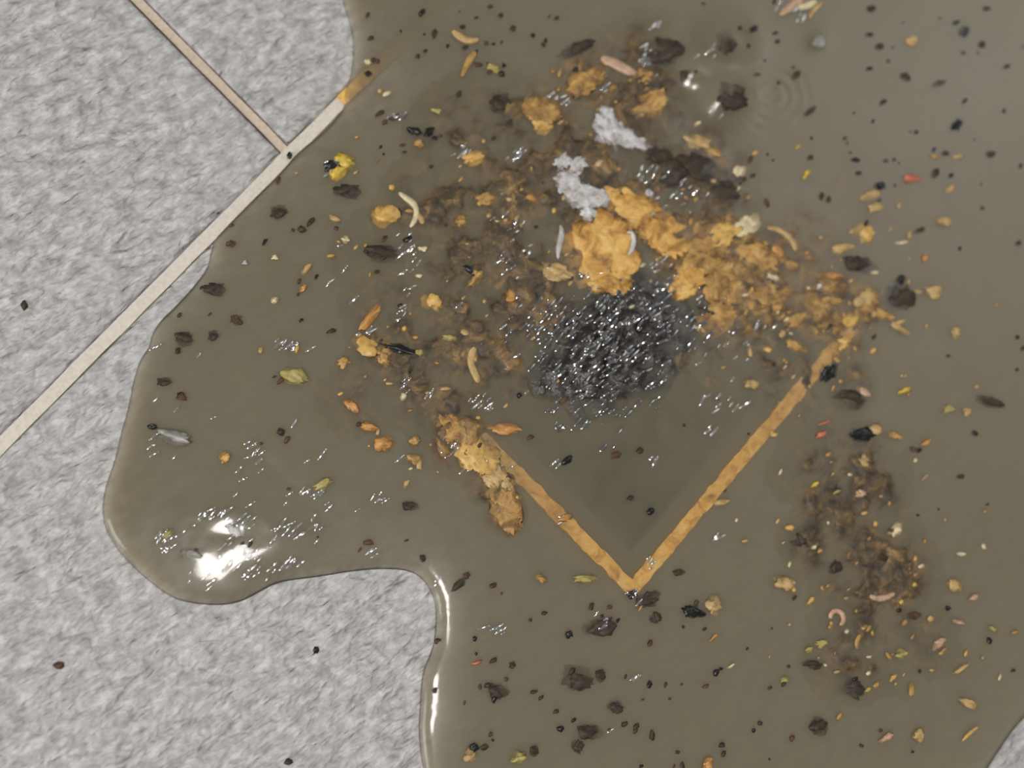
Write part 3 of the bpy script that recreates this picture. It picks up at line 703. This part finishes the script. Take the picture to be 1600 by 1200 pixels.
ONE = [  # name, x, y, length, width, angle, material, label
 ('yellow_flake',536,250,20,30,75,'yellow','bright yellow flake right of the grout joint corner, upper half'),
 ('yellow_flake',527,270,26,18,35,'yellow','bright yellow flake with glints, lower half beside the grout joint corner'),
 ('gold_crumb',741,246,36,20,20,'gold','squarish pale gold crumb with white glints on its left, upper middle'),
 ('gold_crumb',602,336,32,40,80,'gold','rounded gold crumb beside the forked pale shred'),
 ('gold_crumb',676,473,24,28,75,'gold','gold crumb above the left drain corner, below two swarms of glints'),
 ('gold_crumb',849,196,34,24,10,'gold','amber gold crumb up and left of the white pulp'),
 ('gold_crumb',573,541,40,28,-25,'gold','amber gold crumb at the left corner of the drain'),
 ('gold_crumb',598,560,24,18,-40,'ochre','ochre crumb just below the amber crumb at the left drain corner'),
 ('gold_crumb',537,566,20,16,20,'ochre','dull ochre crumb left of the left drain corner'),
 ('gold_crumb',600,692,26,24,0,'orange','round orange gold crumb left of the left edging'),
 ('gold_crumb',1317,536,24,18,40,'gold','gold crumb at the upper end of the right edging'),
 ('gold_crumb',1351,366,28,28,30,'gold','rounded gold tan crumb far right of the golden band'),
 ('orange_flake',580,495,44,15,52,'orange','long orange flake above the left drain corner'),
 ('orange_flake',720,347,20,18,40,'ochre','small orange ochre flake right of the forked pale shred'),
 ('orange_flake',797,462,22,18,30,'orange','orange flake just left of the black sludge heap'),
 ('orange_flake',576,667,24,11,-10,'orange','flat orange flake left of the left edging, above the round crumb'),
 ('orange_flake',648,690,13,18,90,'ochre','ochre flake between the round orange crumb and the left edging'),
 ('orange_flake',645,716,14,20,70,'ochre','ochre flake with a glint, below the other between round crumb and left edging'),
 ('orange_flake',788,670,40,16,-5,'orange','pointed orange flake inside the drain beside its left edging'),
 ('orange_flake',884,808,18,10,15,'orange','orange flake with one glint inside the lower part of the V'),
 ('olive_sliver',912,905,36,11,-3,'olive','olive yellow sliver touching the lower end of the left edging'),
 ('olive_flake',505,757,30,14,30,'olive','olive flake above the bright highlight of the left lobe'),
 ('tan_crumb',351,716,16,13,35,'gold','lone tan orange crumb in the left lobe'),
 ('tan_crumb',428,470,12,9,30,'cream','tiny pale orange crumb left of its twin near the left shore'),
 ('tan_crumb',473,451,12,8,40,'orange','tiny orange crumb right of its paler twin near the left shore'),
 ('tan_crumb',430,402,10,8,0,'cream','tiny cream crumb near the upper left shore'),
 ('tan_crumb',540,375,12,11,0,'cream','tiny cream crumb left below the rounded gold crumb'),
 ('tan_crumb',660,389,8,14,80,'cream','tiny upright cream crumb above a swarm of glints'),
 ('tan_crumb',383,410,8,7,0,'white','tiny white bead near the upper left shore'),
 ('tan_crumb',575,94,9,13,70,'cream','pale yellow crumb where the grout joint sinks under the water'),
 ('olive_flake',772,108,15,26,65,'olive','dull olive flake right of the tan shreds near the top'),
 ('tan_lump',1090,224,42,24,-15,'tan','upper orange tan lump right of the white pulp'),
 ('tan_lump',1112,238,30,18,-30,'ochre','lower orange tan lump right of the white pulp'),
 ('tan_lump',1153,270,24,20,40,'cream','pale blurred lump right of the dark grit, above the golden band'),
 ('yellow_flake',1260,271,18,8,50,'yellow','bright yellow flake right of the water rings'),
 ('yellow_flake',1246,230,11,4,40,'yellow','tiny yellow flake above the bright yellow flake'),
 ('tan_crumb',1425,66,16,20,70,'tan','tan crumb in the clear water at upper right'),
 ('red_flake',1424,279,30,15,5,'red','blurred orange red flake at right, far from the golden band'),
 ('tan_crumb',1458,246,14,9,0,'ochre','ochre crumb right above the orange red flake'),
 ('tan_crumb',1498,245,20,8,10,'tan','flat tan crumb right of the ochre crumb at upper right'),
 ('tan_flake',1358,306,36,14,20,'tan','tan flake, upper of a pair left of the orange red flake'),
 ('tan_flake',1368,325,24,16,25,'tan','tan flake, lower of a pair left of the orange red flake'),
 ('tan_flake',1314,388,34,18,20,'tan','tan flake left below the rounded gold tan crumb'),
 ('tan_flake',1406,380,22,6,5,'cream','thin cream flake right of the rounded gold tan crumb'),
 ('orange_crumb',1444,404,12,10,30,'orange','small orange crumb at the far right, below the cream flake'),
 ('tan_flake',1476,346,14,28,80,'tan','upright pale tan flake at the far right'),
 ('tan_flake',1484,296,20,10,40,'tan','tan flake at the far right under the flat tan crumb'),
 ('orange_crumb',1216,396,18,26,60,'orange','orange crumb under the curved tan shred'),
 ('orange_crumb',1300,430,26,11,-10,'orange','orange crumb above the ochre curl'),
 ('gold_lump',1326,501,30,18,35,'gold','gold lump between the ochre curl and the upper end of the right edging'),
 ('gold_lump',1352,468,44,30,25,'tan','largest tan lump at the right corner of the drain'),
 ('gold_lump',1375,490,18,38,80,'ochre','upright ochre lump at the very right corner of the drain'),
 ('gold_lump',1245,498,46,18,20,'ochre','flat ochre lump left of the ochre curl'),
 ('gold_lump',1242,540,16,34,70,'ochre','upright ochre lump inside the drain, left of the right edging'),
 ('gold_lump',1175,600,14,24,80,'tan','tan lump inside the drain below the golden band'),
 ('tan_flake',1208,434,28,9,-15,'cream','cream flake in the brown silt below the curved tan shred'),
 ('tan_flake',1278,448,16,11,50,'white','small white flake left above the ochre curl'),
 ('tan_flake',1460,458,20,26,60,'tan','tan flake at far right, level with the drain corner'),
 ('tan_flake',1406,514,32,11,-25,'tan','flat tan flake right of the drain corner'),
 ('tan_flake',1493,520,14,16,0,'tan','dull tan flake at far right below the drain corner level'),
 ('yellow_flake',1414,609,20,8,20,'yellow','yellow flake right of the right edging'),
 ('tan_flake',1350,612,22,13,-20,'pink','pinkish flake between two black patches right of the right edging'),
 ('tan_flake',1368,672,14,22,70,'tan','tan flake touching the right side of the black patch'),
 ('orange_crumb',1396,680,12,22,80,'ochre','upright ochre crumb right of the black patch'),
 ('orange_crumb',1447,691,17,7,25,'orange','bright little orange crumb far right of the right edging'),
 ('orange_crumb',1444,746,14,4,40,'pink','thin pinkish splinter below the bright little orange crumb'),
 ('tan_flake',1482,638,18,12,20,'olive','olive tan flake at far right'),
 ('tan_flake',1511,643,14,14,60,'tan','round tan flake right of the olive tan flake'),
 ('pink_bead',1282,680,16,9,30,'red','rosy bead under the thin red sliver'),
 ('cream_lump',1399,829,26,16,35,'cream','cream lump in the silt band at right'),
 ('pink_bead',1345,771,18,12,10,'pink','pinkish crumb in the silt band below the black patch'),
 ('yellow_flake',1273,756,13,6,30,'yellow','small yellow flake right of the right edging, below the red sliver'),
 ('tan_flake',1307,768,14,4,25,'olive','thin olive flake left of the pinkish crumb'),
 ('tan_flake',1350,723,20,18,-40,'tan','tan flake under the black patch'),
 ('tan_lump',1227,911,18,32,70,'tan','upright tan lump below the silt band, right of the V tip'),
 ('yellow_flake',1266,938,17,6,50,'gold','golden splinter beside the upright tan lump'),
 ('olive_flake',1284,1005,20,11,5,'olive','olive flake below the curled pinkish ring'),
 ('olive_flake',1263,1015,14,10,40,'olive','dull olive flake left of the other below the curled ring'),
 ('olive_flake',1408,1022,18,14,20,'olive','olive flake in the silt at lower right'),
 ('pink_bead',1466,1005,24,12,40,'pink','pinkish crumb at lower right'),
 ('pink_bead',1497,972,6,20,75,'pink','upright pinkish splinter at lower right'),
 ('tan_lump',1491,915,18,24,60,'tan','dull tan lump at lower right'),
 ('pink_bead',1520,933,14,8,40,'pink','pale pinkish crumb beside the dull tan lump at lower right'),
 ('olive_flake',1551,983,8,14,65,'olive','small olive flake nearest the bottom right shore'),
 ('orange_crumb',1395,1058,14,7,35,'gold','small gold crumb at lower right'),
 ('orange_crumb',1355,1077,10,5,45,'gold','tiny gold splinter below the small gold crumb'),
 ('tan_flake',1500,1046,26,7,35,'tan','thin tan flake at lower right'),
 ('tan_flake',1515,1100,11,30,65,'tan','upright tan flake above the golden splinter at bottom right'),
 ('pink_bead',1385,1152,26,9,35,'pink','pinkish flake near the bottom edge at right'),
 ('tan_lump',1436,1148,16,20,-50,'tan','pale tan lump near the bottom edge at right'),
 ('tan_lump',1105,1194,18,14,50,'orange','orange lump cut by the bottom edge'),
 ('tan_lump',1116,945,24,26,0,'tan','dull tan lump right of the V tip'),
 ('tan_flake',1225,1062,14,8,0,'olive','small olive crumb below the V tip at right'),
 ('orange_crumb',1114,996,15,5,42,'orange','small orange splinter below the dull tan lump'),
 ('tan_flake',1142,1040,13,4,30,'cream','cream splinter below the small orange splinter'),
 ('tan_flake',1001,948,13,4,60,'orange','tiny orange splinter just under the V tip'),
 ('tan_flake',845,905,12,16,70,'ochre','small ochre crumb left of the olive yellow sliver'),
 ('film_flake',275,683,50,18,-12,'film','grey translucent flake floating in the left lobe'),
 ('film_flake',302,868,14,26,80,'film','pale grey flake at the left end of the bright highlight'),
 ('film_flake',368,830,16,30,50,'white','white striped flake above the bright highlight'),
 ('film_flake',262,836,18,12,60,'olive','olive flake at the left end of the lobe near its tip'),
 ('pink_bead',745,1036,14,5,20,'red','reddish sliver in the water right of the lower shore'),
 ('tan_flake',735,1180,18,16,40,'tan','tan crumb near the bottom edge beside the lower shore'),
 ('tan_flake',810,1185,22,16,20,'olive','olive crumb with a glint near the bottom edge'),
 ('tan_flake',934,258,18,14,60,'pink','small pink lump between white pulp and golden mush'),
 ('tan_flake',653,225,16,14,-20,'ochre','small ochre crumb above the squarish gold crumb'),
 ('tan_flake',681,173,8,16,80,'olive','small olive crumb right of a glinting reddish speck'),
 ('tan_flake',758,312,36,22,20,'ochre','ochre flake left of the white pulp'),
 ('tan_flake',742,435,30,20,50,'ochre','dull ochre flake between the left glints and the black sludge'),
 ('tan_flake',830,310,10,16,70,'orange','orange crumb just left of the lower white pulp'),
 ('tan_flake',700,528,24,10,0,'olive','olive flake left of the knotted long tan shred'),
 ('tan_flake',655,552,10,14,60,'olive','olive crumb left of the top of the knotted tan shred'),
 ('tan_flake',548,634,24,14,-50,'orange','orange tan flake below the left drain corner'),
 ('tan_flake',460,590,22,44,70,'olive','large dull olive flake in the upper left lobe'),
]
seen = {}
for nm, x, y, L, W, a, m, lab in ONE:
    piece(nm, x, y, L, W, a, m, lab, nm.split('_')[1], nm.replace('_', ' ')+'s afloat in the puddle', 3, .7, None, .17, None, 1.9)

# larger dark pieces
DARK = [(1495,196,14,22,-40,'black','blackest speck in the clear water at upper right'),
 (1278,66,24,22,30,'film','grey air bubble beneath the clump cut by the top edge'),
 (648,206,10,26,70,'black','upright black sliver below the glinting reddish speck at upper left'),
 (671,207,18,11,45,'black','black speck right of the upright black sliver'),
 (782,160,28,36,70,'dark','dark blurred clod above the squarish gold crumb'),
 (900,78,18,56,115,'dark','long dark clod left of the pinkish strip'),
 (1040,82,56,40,10,'dark','broad dark clod above the upper white pulp, with glints'),
 (1131,74,30,32,0,'dark','round dark reflection, built as a lump, in a bulge of water at the top'),  # dark side of the water's reflection put in as a dark lump
 (1071,124,22,20,0,'dark','small round dark reflection, built as a lump, between two bright bulges of water'),  # likewise a dark reflection given as a coloured lump
 (1137,160,46,36,-20,'dark','dark reflection, built as a lump, left of the water rings'),  # dark reflection on the swelling water, put into a lump's colour
 (1050,268,60,48,20,'dark','largest dark clod right of the white pulp, under the glints'),
 (1095,262,64,44,-10,'dark','wide dark clod between the tan lumps and the golden band'),
 (1130,300,60,36,0,'dark','dark clod above the cream end of the golden band'),
 (1030,245,34,40,60,'dark','dark clod touching the right side of the white pulp'),
 (1115,488,50,26,-10,'dark','dark clod at the right side of the black sludge heap'),
 (1406,466,40,42,60,'dark','round dark clod right of the drain corner'),
 (1344,412,28,52,80,'dark','tall dark clod above the drain corner at right'),
 (1375,291,18,12,0,'black','black crumb left below the orange red flake'),
 (1407,437,18,12,35,'black','black crumb above the round dark clod'),
 (1437,360,16,8,25,'dark','small dark splinter at right by the cream flake'),
 (1294,584,30,24,50,'black','black clod at the upper end of the right edging'),
 (1328,622,26,48,75,'dark','upper black patch right of the right edging'),
 (1347,681,20,40,85,'black','lower black patch right of the right edging'),
 (1547,628,14,40,70,'dark','dark upright sliver near the right frame edge'),
 (1250,844,24,20,0,'dark','dark clod left of the cream lump in the silt'),
 (1380,869,22,18,0,'dark','dark clod below the cream lump in the silt'),
 (1306,886,20,18,50,'dark','dark clod right of the upright tan lump'),
 (1428,962,22,12,10,'brown','brown black clod at lower right'),
 (1545,1001,8,10,0,'black','black speck near the small olive flake at lower right'),
 (1480,951,8,7,30,'black','black speck left of the upright pinkish splinter'),
 (1269,1038,12,28,85,'dark','upright dark clod below the olive flakes'),
 (1331,1076,28,36,70,'dark','large dark clod beside the small gold splinter at lower right'),
 (1280,1134,28,24,40,'dark','dark clod near the bottom edge at right'),
 (1082,955,18,32,85,'black','upright black clod right below the V tip'),
 (1060,894,10,16,90,'dark','small dark clod right above the V tip'),
 (1025,965,16,16,0,'dark','small dark clod under the V tip'),
 (1012,938,34,22,20,'dark','dark clod at the very tip of the V'),
 (988,928,16,12,0,'black','glinting black crumb at the very tip of the V'),
 (940,980,44,26,10,'dark','dark clod with glints left below the V tip'),
 (889,991,11,10,0,'black','round black speck left below the V tip'),
 (901,1062,44,28,-15,'dark','large flat dark clod below the V'),
 (939,1055,16,16,0,'dark','small dark clod right of the large flat one below the V'),
 (962,1105,20,16,0,'dark','dark clod farther below the V'),
 (921,1143,22,34,80,'dark','dark clod above the bottom edge, in the middle'),
 (902,1167,16,18,0,'dark','dark clod touching the one above the bottom edge'),
 (835,1173,14,13,0,'dark','dark crumb near the bottom edge beside an olive crumb'),
 (740,1168,12,12,0,'black','black crumb above the tan crumb near the bottom edge'),
 (778,1080,18,30,70,'dark','dark clod right of the lower shore'),
 (728,900,10,9,0,'brown','brown speck right of the corner of the lower shore'),
 (661,872,9,9,0,'dark','dark speck above the corner of the lower shore'),
 (640,790,14,20,80,'dark','dark clod below the round orange crumb'),
 (336,451,28,20,0,'dark','dark clod along the upper left shore'),
 (288,528,26,18,0,'dark','dark clod beside the glinting left shore'),
 (360,380,10,14,80,'brown','brown speck by the grout joint at the upper left shore'),
 (369,499,14,18,70,'brown','reddish brown speck in the upper left lobe'),
 (332,525,14,13,0,'dark','dark speck right of the clod beside the glinting shore'),
 (255,597,20,10,0,'dark','dark flat clod at the left shore'),
 (284,619,14,12,0,'brown','brown speck right of the flat clod at the left shore'),
 (434,331,24,18,0,'dark','dark clod below the grout joint'),
 (518,257,22,14,30,'black','black flake touching the bright yellow flake pair'),
 (620,183,24,10,20,'brown','glinting reddish speck at upper left'),
 (620,545,52,12,-15,'black','black sliver right of the left drain corner'),
 (600,395,50,22,0,'dark','dark clod under the rounded gold crumb'),
 (545,298,36,22,0,'dark','dark clod under the bright yellow flake pair'),
 (237,667,12,9,0,'black','black speck near the left shore of the lobe'),
 (575,112,11,8,0,'black','black speck where the grout joint sinks under the water'),
 (694,1165,0,0,0,'',''),
 (800,1040,9,8,0,'dark','dark speck above the dark clod right of the lower shore'),
 (1507,48,15,12,30,'dark','dark speck at the far upper right, above a brown one'),
 (1534,70,12,12,0,'brown','reddish brown speck at the far upper right'),
 (1465,132,22,10,25,'brown','brown splinter at upper right'),
 (1415,120,14,14,0,'dark','dark speck left of the brown splinter at upper right'),
 (1360,15,13,11,0,'dark','dark speck near the top edge at upper right'),
 (1265,175,22,8,38,'dark','dark splinter right of the water rings'),
 (1335,251,12,8,0,'black','small black speck between yellow flake and orange red flake'),
 (1477,240,14,8,0,'dark','dark speck right of the ochre crumb at upper right'),
]
for x, y, L, W, a, m, lab in DARK:
    if L: piece('air_bubble' if 'bubble' in lab else 'dirt_or_reflection' if max(L, W) > 15 else 'dirt_speck', x, y, L, W, a, m, lab, 'bubble' if 'bubble' in lab else 'dirt', None if 'bubble' in lab else 'dark clods and specks in the puddle', 3, .75, None, -.25 if 'bulge' in lab else .28 if m == 'black' or max(L, W) < 14 else .0, None, 1.9)

# on the dry stone and in the joint
def dry(name, x, y, L, W, m, lab):
    o = bpy.data.objects.new(name, lump_mesh(name, int(x), MAT[m], 2, .5)); COL.objects.link(o)
    p = P(x, y); o.scale = (L*UNIT/2, W*UNIT/2, min(L, W)*UNIT*.35); o.location = (p[0], p[1], .0002); tag(o, lab, 'dirt')
dry('dirt_grain', 494, 1015, 9, 11, 'black', 'lone black grain on the dry tile below the left lobe')
dry('dirt_grain', 92, 1040, 15, 10, 'brown', 'rust brown grain on the dry tile at lower left')
dry('dirt_grain', 451, 1190, 12, 9, 'dark', 'dark grain on the dry tile at the bottom edge')
dry('dirt_grain', 452, 243, 8, 12, 'black', 'black grain in the corner where the two grout joints meet')
dry('dirt_grain', 38, 478, 9, 13, 'dark', 'small dark grain on the dry tile left of the long grout joint')

# ------------------------------------------------------------------ the many small specks
poly = [P(x, y)[:2] for x, y in OUT]
def inside(px, py, marg=.0008):
    return edge_dist(P(px, py, .003)[None, :2])[0] > marg
def region(x, y):
    c = 'upper' if y < 400 else 'middle' if y < 800 else 'lower'
    d = 'left' if x < 700 else 'centre' if x < 1150 else 'right'
    return c+' '+d
def scatter(name, n, mats, sizes, where, adj, cat, rise):
    k = 0
    while k < n:
        x, y = where()
        if not (-20 < x < 1620 and -20 < y < 1220) or not inside(x, y): continue
        s = random.uniform(*sizes)*(1 if random.random() < .8 else 1.5); e = random.uniform(1.0, 2.3)
        m = random.choice(mats); r = region(x, y)
        piece(name, x, y, s*e, s, random.gauss(42, 30), m, f'{adj[m]} in the {r} of the puddle', cat, f'{adj[m]}s, {r} of the puddle', 1, .45, None, rise, None, 1.5)
        k += 1
BOX = [(560, 1600, 0, 1200, 10), (240, 640, 260, 880, 4), (560, 900, 0, 320, 4), (680, 1250, 940, 1200, 4), (1150, 1600, 0, 330, 3)]
def wide():
    b = random.choices(BOX, [q[4] for q in BOX])[0]; return random.uniform(b[0], b[1]), random.uniform(b[2], b[3])
GOLD = [(1110, 400, 120, 70, 8), (760, 420, 120, 110, 6), (640, 600, 80, 90, 4), (1330, 470, 90, 70, 5), (1330, 800, 90, 110, 6), (1400, 1000, 110, 80, 6), (880, 180, 90, 70, 3), (560, 300, 100, 80, 2), (1250, 580, 80, 60, 3)]
def goldy():
    b = random.choices(GOLD, [q[4] for q in GOLD])[0]; return random.gauss(b[0], b[2]), random.gauss(b[1], b[3])
ADJ = dict(dark='tiny dark dirt speck', black='tiny black dirt speck', brown='tiny brown dirt speck', ochre='tiny ochre flake', tan='tiny tan flake',
           gold='tiny gold flake', cream='tiny cream flake', orange='tiny orange flake')
scatter('dirt_speck', 285, ['dark', 'dark', 'black', 'brown'], (3.5, 9), wide, ADJ, 'dirt', .22)
scatter('debris_flake', 290, ['ochre', 'ochre', 'tan', 'tan', 'tan', 'gold', 'cream'], (3.5, 9), goldy, ADJ, 'debris', .12)
